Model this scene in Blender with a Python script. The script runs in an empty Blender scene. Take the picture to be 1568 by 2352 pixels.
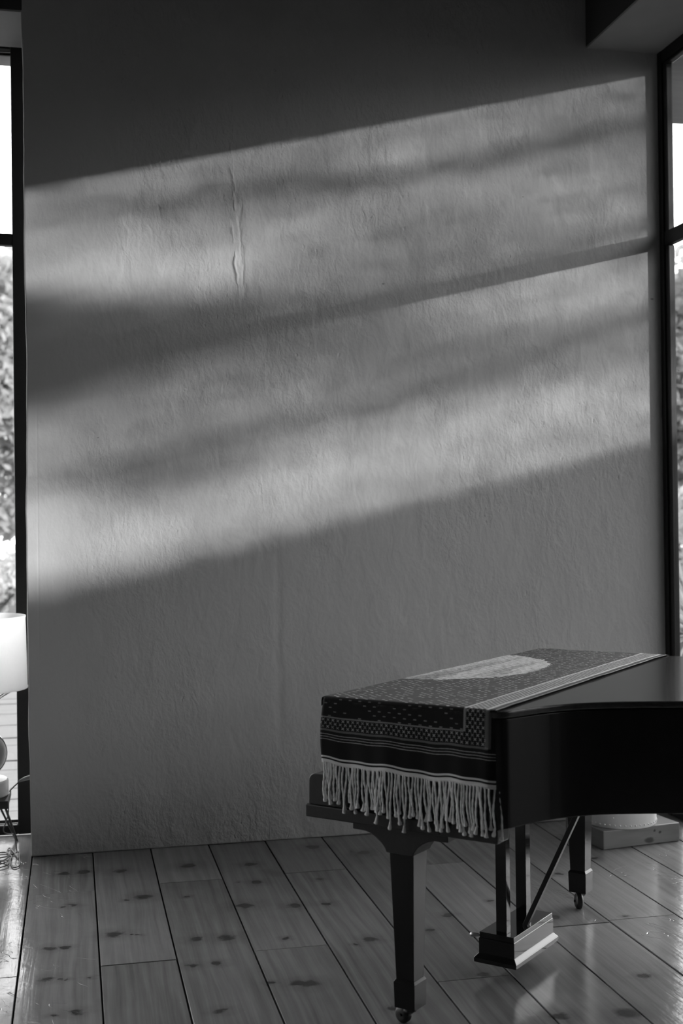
import bpy, bmesh, math, random
import numpy as np
from mathutils import Vector, Matrix, noise as mnoise

random.seed(7)
rng = np.random.default_rng(7)
SC = bpy.context.scene
COL = SC.collection
PI = math.pi

# ------------------------------------------------------------------ camera
def make_camera():
    yaw, pitch, roll, f_px = .2150817, .00789479, -.01225806, 2831.73
    fw = Vector((math.sin(yaw)*math.cos(pitch), math.cos(yaw)*math.cos(pitch), math.sin(pitch)))
    r = Vector((math.cos(yaw), -math.sin(yaw), 0))
    u = r.cross(fw)
    c, s = math.cos(roll), math.sin(roll)
    R, U = c*r+s*u, -s*r+c*u
    cd = bpy.data.cameras.new('camera')
    cd.sensor_fit = 'HORIZONTAL'
    cd.sensor_width = 24.0
    cd.lens = 24.0*f_px/1568.0
    cd.clip_start = .05
    cd.clip_end = 300
    cd.dof.use_dof = True
    cd.dof.focus_distance = 4.5
    cd.dof.aperture_fstop = 2.8
    o = bpy.data.objects.new('camera', cd)
    COL.objects.link(o)
    m = Matrix.Identity(4)
    for i in range(3):
        m[i][0], m[i][1], m[i][2] = R[i], U[i], -fw[i]
    m[0][3], m[1][3], m[2][3] = 0, 0, 1.5
    o.matrix_world = m
    SC.camera = o
make_camera()

# ------------------------------------------------------------------ exposure, sun, sky
SC.view_settings.view_transform = 'Standard'
SC.view_settings.look = 'None'
SC.view_settings.exposure = 0.0
SC.view_settings.gamma = 1.0
SC.view_settings.use_curve_mapping = False
SC.cycles.use_denoising = True
SC.cycles.max_bounces = 10
SC.cycles.transparent_max_bounces = 12
SC.cycles.caustics_reflective = False
SC.cycles.caustics_refractive = False
SC.cycles.sample_clamp_indirect = 6.0

SUN_STRENGTH = 4.9
SUN_SLOPE = .236                       # drop of a ray per metre along the room's x axis
SUN_DIR = Vector((1, -1, SUN_SLOPE)).normalized()
SKY_SOUTH = .36
SKY_NORTH = 7.0
GLOW = 6.0
GLOW_POW = 16

sd = bpy.data.lights.new('sun', 'SUN')
sd.energy = SUN_STRENGTH
sd.angle = math.radians(.5)
so = bpy.data.objects.new('sun', sd)
COL.objects.link(so)
so.rotation_euler = SUN_DIR.to_track_quat('Z', 'Y').to_euler()
so.location = (14, -10, 9)

def make_world():
    w = bpy.data.worlds.new('sky')
    SC.world = w
    w.use_nodes = True
    nt = w.node_tree
    nt.nodes.clear()
    out = nt.nodes.new('ShaderNodeOutputWorld')
    bg = nt.nodes.new('ShaderNodeBackground')
    tc = nt.nodes.new('ShaderNodeTexCoord')
    dot = nt.nodes.new('ShaderNodeVectorMath'); dot.operation = 'DOT_PRODUCT'
    nt.links.new(tc.outputs['Generated'], dot.inputs[0])
    dot.inputs[1].default_value = SUN_DIR
    mx = nt.nodes.new('ShaderNodeMath'); mx.operation = 'MAXIMUM'; mx.inputs[1].default_value = 0
    nt.links.new(dot.outputs['Value'], mx.inputs[0])
    pw = nt.nodes.new('ShaderNodeMath'); pw.operation = 'POWER'; pw.inputs[1].default_value = GLOW_POW
    nt.links.new(mx.outputs[0], pw.inputs[0])
    ma = nt.nodes.new('ShaderNodeMath'); ma.operation = 'MULTIPLY_ADD'
    ma.inputs[1].default_value = GLOW
    nt.links.new(pw.outputs[0], ma.inputs[0])
    # sky made brighter towards the north, to light the floor and its reflections
    sp = nt.nodes.new('ShaderNodeSeparateXYZ'); nt.links.new(tc.outputs['Generated'], sp.inputs[0])
    mr = nt.nodes.new('ShaderNodeMapRange'); mr.interpolation_type = 'SMOOTHSTEP'
    nt.links.new(sp.outputs[1], mr.inputs[0])
    mr.inputs[1].default_value = -.2; mr.inputs[2].default_value = .55
    mr.inputs[3].default_value = SKY_SOUTH; mr.inputs[4].default_value = SKY_NORTH
    nt.links.new(mr.outputs[0], ma.inputs[2])
    bg.inputs['Color'].default_value = (1, 1, 1, 1)
    nt.links.new(ma.outputs[0], bg.inputs['Strength'])
    nt.links.new(bg.outputs[0], out.inputs[0])
make_world()

# ------------------------------------------------------------------ node helper
class V:
    """A node socket with arithmetic."""
    def __init__(s, nt, sock): s.nt, s.s = nt, sock
    def _m(s, op, *a, clamp=False):
        n = s.nt.nodes.new('ShaderNodeMath'); n.operation = op; n.use_clamp = clamp
        for i, x in enumerate((s,)+a):
            if isinstance(x, V): s.nt.links.new(x.s, n.inputs[i])
            else: n.inputs[i].default_value = x
        return V(s.nt, n.outputs[0])
    def __add__(s, o): return s._m('ADD', o)
    def __radd__(s, o): return s._m('ADD', o)
    def __sub__(s, o): return s._m('SUBTRACT', o)
    def __rsub__(s, o): return (s*-1.0)+o
    def __mul__(s, o): return s._m('MULTIPLY', o)
    def __rmul__(s, o): return s._m('MULTIPLY', o)
    def __truediv__(s, o): return s._m('DIVIDE', o)
    def lt(s, o): return s._m('LESS_THAN', o)
    def gt(s, o): return s._m('GREATER_THAN', o)
    def abs(s): return s._m('ABSOLUTE')
    def frac(s): return s._m('FRACT')
    def floor(s): return s._m('FLOOR')
    def max(s, o): return s._m('MAXIMUM', o)
    def min(s, o): return s._m('MINIMUM', o)
    def pow(s, o): return s._m('POWER', o)
    def sin(s): return s._m('SINE')
    def exp(s): return s._m('EXPONENT')
    def clamp(s): return s._m('ADD', 0.0, clamp=True)
    def between(s, a, b): return s.gt(a)*s.lt(b)
    def smooth(s, a, b):
        n = s.nt.nodes.new('ShaderNodeMapRange'); n.interpolation_type = 'SMOOTHSTEP'
        s.nt.links.new(s.s, n.inputs[0])
        n.inputs[1].default_value = a; n.inputs[2].default_value = b
        n.inputs[3].default_value = 0; n.inputs[4].default_value = 1
        return V(s.nt, n.outputs[0])

def new_mat(name):
    m = bpy.data.materials.new(name); m.use_nodes = True
    nt = m.node_tree
    b = nt.nodes['Principled BSDF']
    return m, nt, b

def setin(nt, sock, val):
    if isinstance(val, V): nt.links.new(val.s, sock)
    elif hasattr(sock.default_value, '__len__') and not hasattr(val, '__len__'): sock.default_value = (val, val, val, 1)
    else: sock.default_value = val

def coords(nt, kind='Object'):
    tc = nt.nodes.new('ShaderNodeTexCoord')
    sp = nt.nodes.new('ShaderNodeSeparateXYZ')
    nt.links.new(tc.outputs[kind], sp.inputs[0])
    return tc.outputs[kind], V(nt, sp.outputs[0]), V(nt, sp.outputs[1]), V(nt, sp.outputs[2])

def comb(nt, x, y, z):
    n = nt.nodes.new('ShaderNodeCombineXYZ')
    for i, a in enumerate((x, y, z)): setin(nt, n.inputs[i], a)
    return n.outputs[0]

def noise(nt, vec, scale=1.0, detail=3.0, rough=.55, dist=0.0):
    n = nt.nodes.new('ShaderNodeTexNoise')
    nt.links.new(vec, n.inputs['Vector'])
    n.inputs['Scale'].default_value = scale
    n.inputs['Detail'].default_value = detail
    n.inputs['Roughness'].default_value = rough
    n.inputs['Distortion'].default_value = dist
    return V(nt, n.outputs['Fac'] if 'Fac' in n.outputs else n.outputs[0])

def white(nt, vec):
    n = nt.nodes.new('ShaderNodeTexWhiteNoise'); n.noise_dimensions = '3D'
    nt.links.new(vec, n.inputs['Vector'])
    return V(nt, n.outputs['Value'])

def bump(nt, bsdf, h, dist=.01, strength=1.0, name='Normal'):
    n = nt.nodes.new('ShaderNodeBump')
    n.inputs['Distance'].default_value = dist
    n.inputs['Strength'].default_value = strength
    nt.links.new(h.s, n.inputs['Height'])
    nt.links.new(n.outputs[0], bsdf.inputs[name])

def plain(name, alb, rough=.5, metal=0.0, var=.15, scale=12.0, stretch=(1, 1, 1), spec=.5, coat=0.0, bmp=0.0):
    m, nt, b = new_mat(name)
    vec, x, y, z = coords(nt)
    n = noise(nt, comb(nt, x*stretch[0], y*stretch[1], z*stretch[2]), scale, 4)
    setin(nt, b.inputs['Base Color'], (n-.5)*(2*var*alb)+alb)
    b.inputs['Roughness'].default_value = rough
    b.inputs['Metallic'].default_value = metal
    b.inputs['Specular IOR Level'].default_value = spec
    b.inputs['Coat Weight'].default_value = coat
    b.inputs['Coat Roughness'].default_value = .05
    if bmp: bump(nt, b, n, bmp)
    return m

# ------------------------------------------------------------------ materials
def wall_material():
    m, nt, b = new_mat('rough_plaster')
    vec, x, y, z = coords(nt)
    big = noise(nt, comb(nt, x, y, z), 1.6, 3)
    mask = noise(nt, comb(nt, x*1.0, y, z*.8), 2.3, 2).smooth(.38, .66)
    streak = noise(nt, comb(nt, x*1.0+z*.16, y, z*.48), 30, 4, .6, .5)
    fine = noise(nt, comb(nt, x, y, z*.85), 95, 4, .62, .3)
    lump = noise(nt, comb(nt, x, y, z*.55), 11, 3, .5, .4)
    pits = noise(nt, comb(nt, x+7.0, y, z*.6), 30, 3).smooth(.62, .78)
    edge = x.smooth(-.2, .25)*(.75)+.25                    # the trowelled corner by the left window is smoother
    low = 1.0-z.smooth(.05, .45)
    h = streak*(mask*.0052+.0012)+fine*(mask*.0020+.0005)+lump*.008-pits*mask*.0036
    h = h*(edge+low*.5)+noise(nt, comb(nt, x, y, z), 22, 4)*low*.006
    # a filled crack running down the plaster
    xc = noise(nt, comb(nt, z*.0, z*.0, z), 3.2, 3)*.12+.695
    d = (x-xc)/.008
    brk = noise(nt, comb(nt, x*4.0, y, z), 9, 3).smooth(.40, .62)
    rid = (d*d*-1.0).exp()*(z.smooth(2.3, 2.75)*(1.0-z.smooth(3.3, 3.42)))*brk
    d2 = (x-xc-.035)/.012
    rid2 = (d2*d2*-1.0).exp()*(z.smooth(2.45, 2.7)*(1.0-z.smooth(2.95, 3.1)))
    # shallow chased groove lower down
    d3 = (x-.95+z*.004)/.022
    gro = (d3*d3*-1.0).exp()*(z.smooth(.35, .6)*(1.0-z.smooth(1.32, 1.4)))
    d4 = (x+.152)/.004
    gro2 = (d4*d4*-1.0).exp()*(z.smooth(.7, 1.0)*(1.0-z.smooth(1.95, 2.2)))
    h = h+rid*.006-rid2*.004*brk-gro*.0028-gro2*.0005
    bump(nt, b, h, 1.0, 1.0)
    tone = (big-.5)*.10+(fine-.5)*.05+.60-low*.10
    # two small dark marks
    for mx, mz, r in ((1.48, 2.647, .006), (2.886, 2.611, .008), (.12, 1.9, .004), (2.2, 3.1, .004)):
        dd = ((x-mx)*(x-mx)*.5+(z-mz)*(z-mz)*2.0)
        tone = tone*(1.0-(1.0-dd.smooth(r*r*.3, r*r))*.55)
    setin(nt, b.inputs['Base Color'], tone)
    b.inputs['Roughness'].default_value = .85
    b.inputs['Specular IOR Level'].default_value = .15
    return m

SEAMS = [-.192, .077, .338, .606, .872, 1.144, 1.399, 1.667, 1.940, 2.214, 2.480]
KNOTS = [(0.48,5.439,.037),(0.65,4.821,.035),(0.736,5.12,.025),(0.749,5.396,.026),(-0.053,5.463,.026),(0.036,5.466,.032),(0.188,5.435,.030),(0.265,5.034,.036),(0.197,5.009,.012),(-0.013,4.993,.018),(-0.056,4.983,.009),(0.134,4.604,.033),(0.198,4.585,.009),(0.221,4.579,.009),(-0.093,4.506,.022),(-0.042,4.504,.019),(-0.098,4.205,.025),(-0.054,4.196,.008),(-0.032,4.19,.008),(0.041,4.186,.011),(0.426,4.475,.026),(0.532,4.464,.032),(0.382,4.213,.02),(0.47,4.211,.02),(0.431,3.801,.02),(-0.001,3.897,.024),(-0.069,3.884,.012),(0.70,3.965,.026),(0.735,3.955,.03),(0.617,3.99,.012),(0.735,4.407,.013),(0.438,4.995,.012),(0.666,5.145,.008),(0.962,4.762,.02),(0.995,5.095,.015),(0.839,4.772,.03),(1.27,5.449,.032),(1.071,5.603,.034),(1.03,4.314,.024),(0.972,4.277,.01),(1.379,4.508,.02),(1.261,4.362,.018),(1.311,3.894,.024),(0.952,3.688,.018),(2.244,5.096,.02),(1.991,4.916,.02),(1.757,4.379,.025),(1.815,3.754,.02),(1.627,3.478,.045),(1.421,3.507,.026),(2.027,4.327,.012),(1.599,4.633,.015)]

def floor_material():
    m, nt, b = new_mat('varnished_pine_boards')
    vec, x, y, z = coords(nt)
    at = nt.nodes.new('ShaderNodeAttribute'); at.attribute_name = 'board'; at.attribute_type = 'GEOMETRY'
    sp = nt.nodes.new('ShaderNodeSeparateXYZ'); nt.links.new(at.outputs['Vector'], sp.inputs[0])
    rnd = V(nt, sp.outputs[0]); rnd2 = V(nt, sp.outputs[1])
    wob = noise(nt, comb(nt, x*5.0, y*.9, rnd*20.0), 1.0, 3)
    gx = x*1.0+wob*.05
    grain = noise(nt, comb(nt, gx*70.0, y*1.6, rnd*31.0), 1.0, 4, .6)
    ring = ((gx*(rnd2*60.0+70.0)+y*.8+wob*9.0)*1.0).sin()*.5+.5
    patch = noise(nt, comb(nt, x*6.0, y*2.2, rnd*9.0), 1.0, 3)
    base = .215+(rnd-.5)*.11+(grain-.5)*.16+(ring-.5)*.03*(rnd2*1.4)+(patch-.5)*.12
    # knots
    wx = noise(nt, vec, 26, 3)*.06-.03
    wy = noise(nt, comb(nt, y, x, z), 19, 3)*.05-.025
    kp = comb(nt, (x+wx)*.82, (y+wy)*.9, 0.0)
    tot = None
    for kx, ky, r in KNOTS:
        n = nt.nodes.new('ShaderNodeVectorMath'); n.operation = 'DISTANCE'
        nt.links.new(kp, n.inputs[0]); n.inputs[1].default_value = (kx*.82, ky*.9, 0)
        k = V(nt, n.outputs['Value'])._m('DIVIDE', r)
        tot = k if tot is None else tot.min(k)
    core = 1.0-tot.smooth(.35, 1.1)
    halo = 1.0-tot.smooth(.8, 3.0)
    far = noise(nt, comb(nt, x*3.2, y*2.4, rnd*5.0), 1.0, 2).smooth(.69, .76)
    base = base*(1.0-core*.80)*(1.0-halo*.20)*(1.0-far*.22)
    # worn pale dowel plugs near the joints are left to the noise
    speck = noise(nt, comb(nt, x*1.0, y*.8, z), 55, 2).smooth(.72, .78)
    setin(nt, b.inputs['Base Color'], (base+speck*.03).max(.012))
    sm = noise(nt, comb(nt, x*1.3, y, z), 5, 4)
    setin(nt, b.inputs['Roughness'], sm*.12+.10+speck*.1)
    b.inputs['Specular IOR Level'].default_value = .5
    # dents, cupping and crossing scratches in the varnish
    scr = None
    for i, (sx, sy, ang) in enumerate(((9., 2., .5), (3., 8., -.7), (7., 5., 1.2))):
        u_ = x*math.cos(ang)+y*math.sin(ang)
        v_ = y*math.cos(ang)-x*math.sin(ang)
        nn = noise(nt, comb(nt, u_*sx, v_*sy, float(i)*3.1), 1.3, 2, .5, .5)
        line = 1.0-((nn-.5).abs()).smooth(.0, .006)
        gate = noise(nt, comb(nt, x, y, float(i)*5.0), 3.0, 2).smooth(.56, .66)*((1.0-x.smooth(-.05, .1)).max(x.smooth(1.7, 2.0)))
        scr = line*gate if scr is None else scr.max(line*gate)
    hh = sm*.0018+grain*.0004+noise(nt, vec, 40, 3)*.0003-scr*.0015
    bump(nt, b, hh, 1.0, 1.0)
    return m

def wood_dark(name, alb, rough, coat, axis='x', g=1.0):
    m, nt, b = new_mat(name)
    vec, x, y, z = coords(nt)
    s = {'x': (1.5, 60, 60), 'y': (60, 1.5, 60), 'z': (60, 60, 1.5)}[axis]
    n = noise(nt, comb(nt, x*s[0], y*s[1], z*s[2]), 1.0, 4, .6)
    n2 = noise(nt, comb(nt, x*s[0]*.2, y*s[1]*.12, z*s[2]*.12), 1.0, 2)
    setin(nt, b.inputs['Base Color'], ((n-.5)*.9*g+(n2-.5)*.7*g+1.0)*alb)
    b.inputs['Roughness'].default_value = rough
    b.inputs['Specular IOR Level'].default_value = .45
    b.inputs['Coat Weight'].default_value = coat
    b.inputs['Coat Roughness'].default_value = .06
    return m

def block_material():
    m, nt, b = new_mat('grey_pine_block')
    vec, x, y, z = coords(nt)
    n = noise(nt, comb(nt, x*4.0, y*9.0, z*40.0), 1.0, 4)
    wob = noise(nt, vec, 30, 3)*.02-.01
    tone = (n-.5)*.14+.22
    for kx, kz, rx, rz in ((.040, .020, .030, .014), (.098, .052, .008, .007), (.070, .062, .006, .006)):
        d = (((x+wob-kx)/rx).pow(2.0)+((z+wob*.5-kz)/rz).pow(2.0))
        tone = tone*(1.0-(1.0-d.smooth(.2, 1.3))*.75)
    setin(nt, b.inputs['Base Color'], tone)
    b.inputs['Roughness'].default_value = .32
    b.inputs['Specular IOR Level'].default_value = .5
    return m

def glass_material():
    m = bpy.data.materials.new('window_glass'); m.use_nodes = True
    nt = m.node_tree; nt.nodes.clear()
    o = nt.nodes.new('ShaderNodeOutputMaterial')
    t = nt.nodes.new('ShaderNodeBsdfTransparent'); t.inputs[0].default_value = (.95, .95, .95, 1)
    g = nt.nodes.new('ShaderNodeBsdfGlossy'); g.inputs['Roughness'].default_value = .01
    lw = nt.nodes.new('ShaderNodeLayerWeight')
    fr = V(nt, lw.outputs['Facing']).pow(5.0)*.9+.025
    mx = nt.nodes.new('ShaderNodeMixShader')
    nt.links.new(fr.s, mx.inputs[0]); nt.links.new(t.outputs[0], mx.inputs[1]); nt.links.new(g.outputs[0], mx.inputs[2])
    nt.links.new(mx.outputs[0], o.inputs[0])
    return m

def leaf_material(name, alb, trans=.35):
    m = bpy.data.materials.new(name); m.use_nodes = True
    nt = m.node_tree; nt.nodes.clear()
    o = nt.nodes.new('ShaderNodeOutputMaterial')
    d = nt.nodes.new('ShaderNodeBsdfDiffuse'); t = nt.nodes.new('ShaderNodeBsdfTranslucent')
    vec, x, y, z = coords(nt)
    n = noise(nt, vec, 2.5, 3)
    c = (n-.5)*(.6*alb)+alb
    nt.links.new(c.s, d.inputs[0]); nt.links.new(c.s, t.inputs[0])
    mx = nt.nodes.new('ShaderNodeMixShader'); mx.inputs[0].default_value = trans
    nt.links.new(d.outputs[0], mx.inputs[1]); nt.links.new(t.outputs[0], mx.inputs[2])
    nt.links.new(mx.outputs[0], o.inputs[0])
    return m

def shade_material():
    m = bpy.data.materials.new('lampshade_linen'); m.use_nodes = True
    nt = m.node_tree; nt.nodes.clear()
    o = nt.nodes.new('ShaderNodeOutputMaterial')
    d = nt.nodes.new('ShaderNodeBsdfDiffuse'); t = nt.nodes.new('ShaderNodeBsdfTranslucent')
    vec, x, y, z = coords(nt)
    n = noise(nt, comb(nt, x*200.0, y*200.0, z*60.0), 1.0, 2)
    c = (n-.5)*.05+.94
    nt.links.new(c.s, d.inputs[0]); nt.links.new(c.s, t.inputs[0])
    mx = nt.nodes.new('ShaderNodeMixShader'); mx.inputs[0].default_value = .80
    nt.links.new(d.outputs[0], mx.inputs[1]); nt.links.new(t.outputs[0], mx.inputs[2])
    nt.links.new(mx.outputs[0], o.inputs[0])
    return m

HANG = .200            # height of the hanging end of the cloth, hem to fold
def cloth_material():
    m, nt, b = new_mat('woven_dark_cloth')
    uv = nt.nodes.new('ShaderNodeUVMap'); uv.uv_map = 'UVMap'
    sp = nt.nodes.new('ShaderNodeSeparateXYZ'); nt.links.new(uv.outputs[0], sp.inputs[0])
    u, v = V(nt, sp.outputs[0]), V(nt, sp.outputs[1])
    uvv = comb(nt, u, v, 0.0)
    jit = noise(nt, uvv, 220, 2)-.5
    uj = u+jit*.0022
    vj = v+jit*.0022
    # field of small brick-offset dashes
    row = (v/.0125).floor()
    off = row._m('MODULO', 2.0)*.5
    cu = u/.034+off
    fu = cu.frac()-.5
    fv = (v/.0125).frac()-.5
    cell = white(nt, comb(nt, cu.floor(), row, 0.0))
    dash = fu.abs().lt(.14)*fv.abs().lt(v.gt(HANG)*.03+.12)*(cell.gt(.38))*(cell*.85+.15)
    # small star motif used in the borders
    def stars(pu, pv):
        r = (v/pv).floor()
        a = (u/pu+r._m('MODULO', 2.0)*.5).frac()-.5
        c = (v/pv).frac()-.5
        x_ = ((a.abs()*1.25-c.abs()*.9).abs()).lt(.12)*a.abs().lt(.28)*c.abs().lt(.34)*(white(nt, comb(nt, (u/pu+r._m('MODULO', 2.0)*.5).floor(), r, 5.0))*.6+.5)
        return x_
    st = stars(.0165, .0105)
    hem = v.lt(.0115)+v.between(.0165, .0215)*.9
    stripes = vj.between(.0712, .0732)*.42+vj.between(.0788, .0808)*.42+vj.between(.0864, .0884)*.42
    b1 = vj.between(.0975, .1035)*.16+vj.between(.1370, .1412)*.28*u.lt(.277)
    above = v.gt(.1105)
    border_v = v.between(.1045, .1360)*u.lt(.345)
    border_u = u.between(.284, .343)*v.gt(.1045)
    ontop = v.gt(HANG)  # brighter pattern on the top stands in for light falling there
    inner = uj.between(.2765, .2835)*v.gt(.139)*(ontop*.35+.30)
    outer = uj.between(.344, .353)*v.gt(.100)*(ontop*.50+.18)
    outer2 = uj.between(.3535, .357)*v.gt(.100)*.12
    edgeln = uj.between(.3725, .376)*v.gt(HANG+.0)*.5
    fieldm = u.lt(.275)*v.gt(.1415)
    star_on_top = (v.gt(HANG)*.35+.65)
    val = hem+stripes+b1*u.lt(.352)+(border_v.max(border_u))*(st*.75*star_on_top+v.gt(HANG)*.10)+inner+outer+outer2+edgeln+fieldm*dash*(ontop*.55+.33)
    # pale brushed medallion with a jagged outline
    cx, cy = HANG+.86, -.205
    jag = (white(nt, comb(nt, (u/.016).floor(), (v/.034).floor(), 1.0))-.5)*.10+(noise(nt, comb(nt, u*14.0, v*30.0, 0.0), 1.0, 2)-.5)*.16
    e = ((v-cx)/.40)*((v-cx)/.40)+((u-cy)/.335)*((u-cy)/.335)+jag
    med = e.lt(1.0)
    tex = noise(nt, comb(nt, u*42.0, v*130.0, 0.0), 1.0, 4, .75)
    rows_ = noise(nt, comb(nt, u*11.0, v*1.2, 4.0), 1.0, 2).smooth(.36, .60)
    med_val = (tex-(1.0-rows_)*.10).smooth(.36, .54)*.62+.16
    val = val*(1.0-med)+med*med_val
    weave = noise(nt, comb(nt, u*400.0, v*900.0, 0.0), 1.0, 2)
    wash = noise(nt, uvv, 9, 3)
    dark = (wash-.5)*.010+.017+(weave-.5)*.008
    alb = (val.min(1.0))*.88*(weave*.3+.85)+dark
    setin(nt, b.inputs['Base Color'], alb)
    b.inputs['Roughness'].default_value = .85
    b.inputs['Specular IOR Level'].default_value = .15
    b.inputs['Sheen Weight'].default_value = .10
    b.inputs['Sheen Roughness'].default_value = .45
    ln = noise(nt, comb(nt, u*12.0, v*2.5, 7.0), 1.0, 3)
    bump(nt, b, weave*.0003+val*.0004+med*tex*.0008+ln*.0025*v.gt(HANG+.02), 1.0, 1.0)
    return m

M = {}
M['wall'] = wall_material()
M['plain_wall'] = plain('darkened_plaster', .07, .9, var=.12, scale=5)  # pale plaster coloured dark to keep bounced light low
M['ceiling'] = plain('ceiling_plaster', .08, .9, var=.12, scale=4)  # darkened as well, so less light bounces onto the upper wall
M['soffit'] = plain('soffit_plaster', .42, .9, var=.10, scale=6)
M['floor'] = floor_material()
M['sub'] = plain('underfloor', .008, 1.0)
M['frame'] = plain('black_steel_frame', .010, .45, var=.3, scale=20, spec=.35)
M['frame_stop'] = plain('mottled_steel_bead', .022, .4, var=.5, scale=18, stretch=(1, 1, .25), spec=.5)  # paler and more mottled than the frame
M['glass'] = glass_material()
M['case'] = wood_dark('ebonised_case_wood', .008, .22, .2, 'x')
M['lid'] = wood_dark('polished_lid_wood', .045, .14, .12, 'y', 1.3)
M['keybed'] = wood_dark('walnut_keybed', .017, .38, .12, 'x', 1.0)
M['leg'] = wood_dark('polished_leg_wood', .008, .11, .45, 'z', 1.3)
M['leg_satin'] = wood_dark('satin_leg_wood', .010, .20, .0, 'z', 1.3)
M['brass'] = plain('dull_brass', .55, .3, 1.0)
M['iron'] = plain('dark_caster_iron', .05, .38, .8, var=.3, scale=60)
M['cloth'] = cloth_material()
M['fringe'] = plain('cotton_fringe', .88, .9, var=.35, scale=260, stretch=(1, 1, .35), spec=.1)
M['drum'] = plain('pale_galvanised_metal', .90, .5, .0, var=.22, scale=9, stretch=(1, 1, .25), spec=.4)
M['block'] = block_material()
M['shade'] = shade_material()
M['lamp_glass'] = plain('smoked_glass', .12, .12, var=.35, scale=6, spec=.6, coat=.5)
M['lamp_base'] = plain('white_ceramic', .70, .35, var=.05)
M['wire'] = plain('pale_wire', .35, .4, .3)
M['table'] = plain('grey_table_top', .055, .5, var=.25, scale=10)
M['table_leg'] = plain('table_leg_steel', .05, .4, .5)
M['cord'] = plain('grey_cord', .10, .5, var=.05)
M['cord_white'] = plain('pale_plug_plastic', .38, .45, var=.05)
M['deck'] = plain('bleached_deck', .15, .8, var=.45, scale=7, stretch=(.35, 6, 1))
M['ground'] = plain('darkened_lawn', .03, .95, var=.4, scale=3)  # coloured near black so that little light bounces indoors
M['eave'] = plain('eave_board', .34, .8, var=.25, scale=6, stretch=(.3, 4, 1))
M['bark'] = plain('bark', .06, .9, var=.4, scale=14, stretch=(1, 1, .2))
M['leaf_dark'] = leaf_material('dark_leaves', .10, .10)
M['leaf_hazed'] = leaf_material('hazed_leaves', .70, .5)  # albedo raised to stand in for bright haze
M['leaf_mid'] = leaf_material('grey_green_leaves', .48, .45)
M['hedge_core'] = plain('hedge_shade', .02, 1.0)

# ------------------------------------------------------------------ object helpers
def link(name, me, mats, parent=None):
    o = bpy.data.objects.new(name, me)
    COL.objects.link(o)
    if not isinstance(mats, (list, tuple)): mats = [mats]
    for m in mats: me.materials.append(M[m] if isinstance(m, str) else m)
    if parent is not None: o.parent = parent
    return o

def build(name, bm, mats, parent=None, smooth=None, bevel=0.0, seg=2):
    bmesh.ops.recalc_face_normals(bm, faces=bm.faces[:])
    me = bpy.data.meshes.new(name)
    bm.to_mesh(me); bm.free()
    if smooth is not None:
        me.shade_smooth()
        if smooth < 180: me.set_sharp_from_angle(angle=math.radians(smooth))
    o = link(name, me, mats, parent)
    if bevel:
        md = o.modifiers.new('bevel', 'BEVEL')
        md.width = bevel; md.segments = seg; md.limit_method = 'ANGLE'; md.angle_limit = math.radians(40)
        md.harden_normals = False
    return o

def tag(o, label, cat, group=None):
    o['label'] = label; o['category'] = cat
    if group: o['group'] = group
    return o

def struct(o, label=None):
    o['kind'] = 'structure'
    if label: o['label'] = label
    return o

def empty(name, loc, rz=0.0):
    o = bpy.data.objects.new(name, None); COL.objects.link(o)
    o.location = loc; o.rotation_euler = (0, 0, rz)
    o.empty_display_size = .1
    return o

def box(bm, x0, x1, y0, y1, z0, z1, mi=0):
    vs = [bm.verts.new((x, y, z)) for z in (z0, z1) for y in (y0, y1) for x in (x0, x1)]
    for f in ((0, 2, 3, 1), (4, 5, 7, 6), (0, 1, 5, 4), (2, 6, 7, 3), (0, 4, 6, 2), (1, 3, 7, 5)):
        fc = bm.faces.new([vs[i] for i in f]); fc.material_index = mi
    return vs

def boxes(name, lst, mat, parent=None, bevel=0.0, smooth=None):
    bm = bmesh.new()
    for b in lst: box(bm, *b)
    return build(name, bm, mat, parent, smooth, bevel)

def frame_at(d):
    d = Vector(d).normalized()
    a = Vector((0, 0, 1)) if abs(d.z) < .9 else Vector((1, 0, 0))
    s = d.cross(a).normalized()
    return s, s.cross(d).normalized()

def tube(bm, pts, rad, n=8, cap=True, twist=None):
    pts = [Vector(p) for p in pts]
    if not hasattr(rad, '__len__'): rad = [rad]*len(pts)
    rings = []
    ps = None
    for i, p in enumerate(pts):
        d = pts[min(i+1, len(pts)-1)]-pts[max(i-1, 0)]
        if d.length < 1e-9: d = Vector((0, 0, -1))
        if ps is None: s, t = frame_at(d)
        else:
            d.normalize()
            s = (ps-d*ps.dot(d)).normalized(); t = s.cross(d).normalized()
        ps = s
        ring = []
        for k in range(n):
            a = 2*PI*k/n
            r = rad[i]
            if twist: r *= 1+twist*math.cos(2*a+i*1.9)
            ring.append(bm.verts.new(p+s*(r*math.cos(a))+t*(r*math.sin(a))))
        rings.append(ring)
    for i in range(len(rings)-1):
        for k in range(n):
            bm.faces.new((rings[i][k], rings[i][(k+1) % n], rings[i+1][(k+1) % n], rings[i+1][k]))
    if cap:
        bm.faces.new(rings[0][::-1]); bm.faces.new(rings[-1])
    return rings

def spline(pts, n=8, closed=False):
    """Catmull-Rom through the points."""
    P = [Vector(p) for p in pts]
    out = []
    N = len(P)
    rngi = range(N) if closed else range(N-1)
    for i in rngi:
        p0 = P[(i-1) % N] if (closed or i > 0) else P[0]
        p1 = P[i]; p2 = P[(i+1) % N]
        p3 = P[(i+2) % N] if (closed or i+2 < N) else P[-1]
        for k in range(n):
            t = k/n
            out.append(.5*((2*p1)+(p2-p0)*t+(2*p0-5*p1+4*p2-p3)*t*t+(3*p1-p0-3*p2+p3)*t**3))
    if not closed: out.append(P[-1])
    return out

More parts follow.
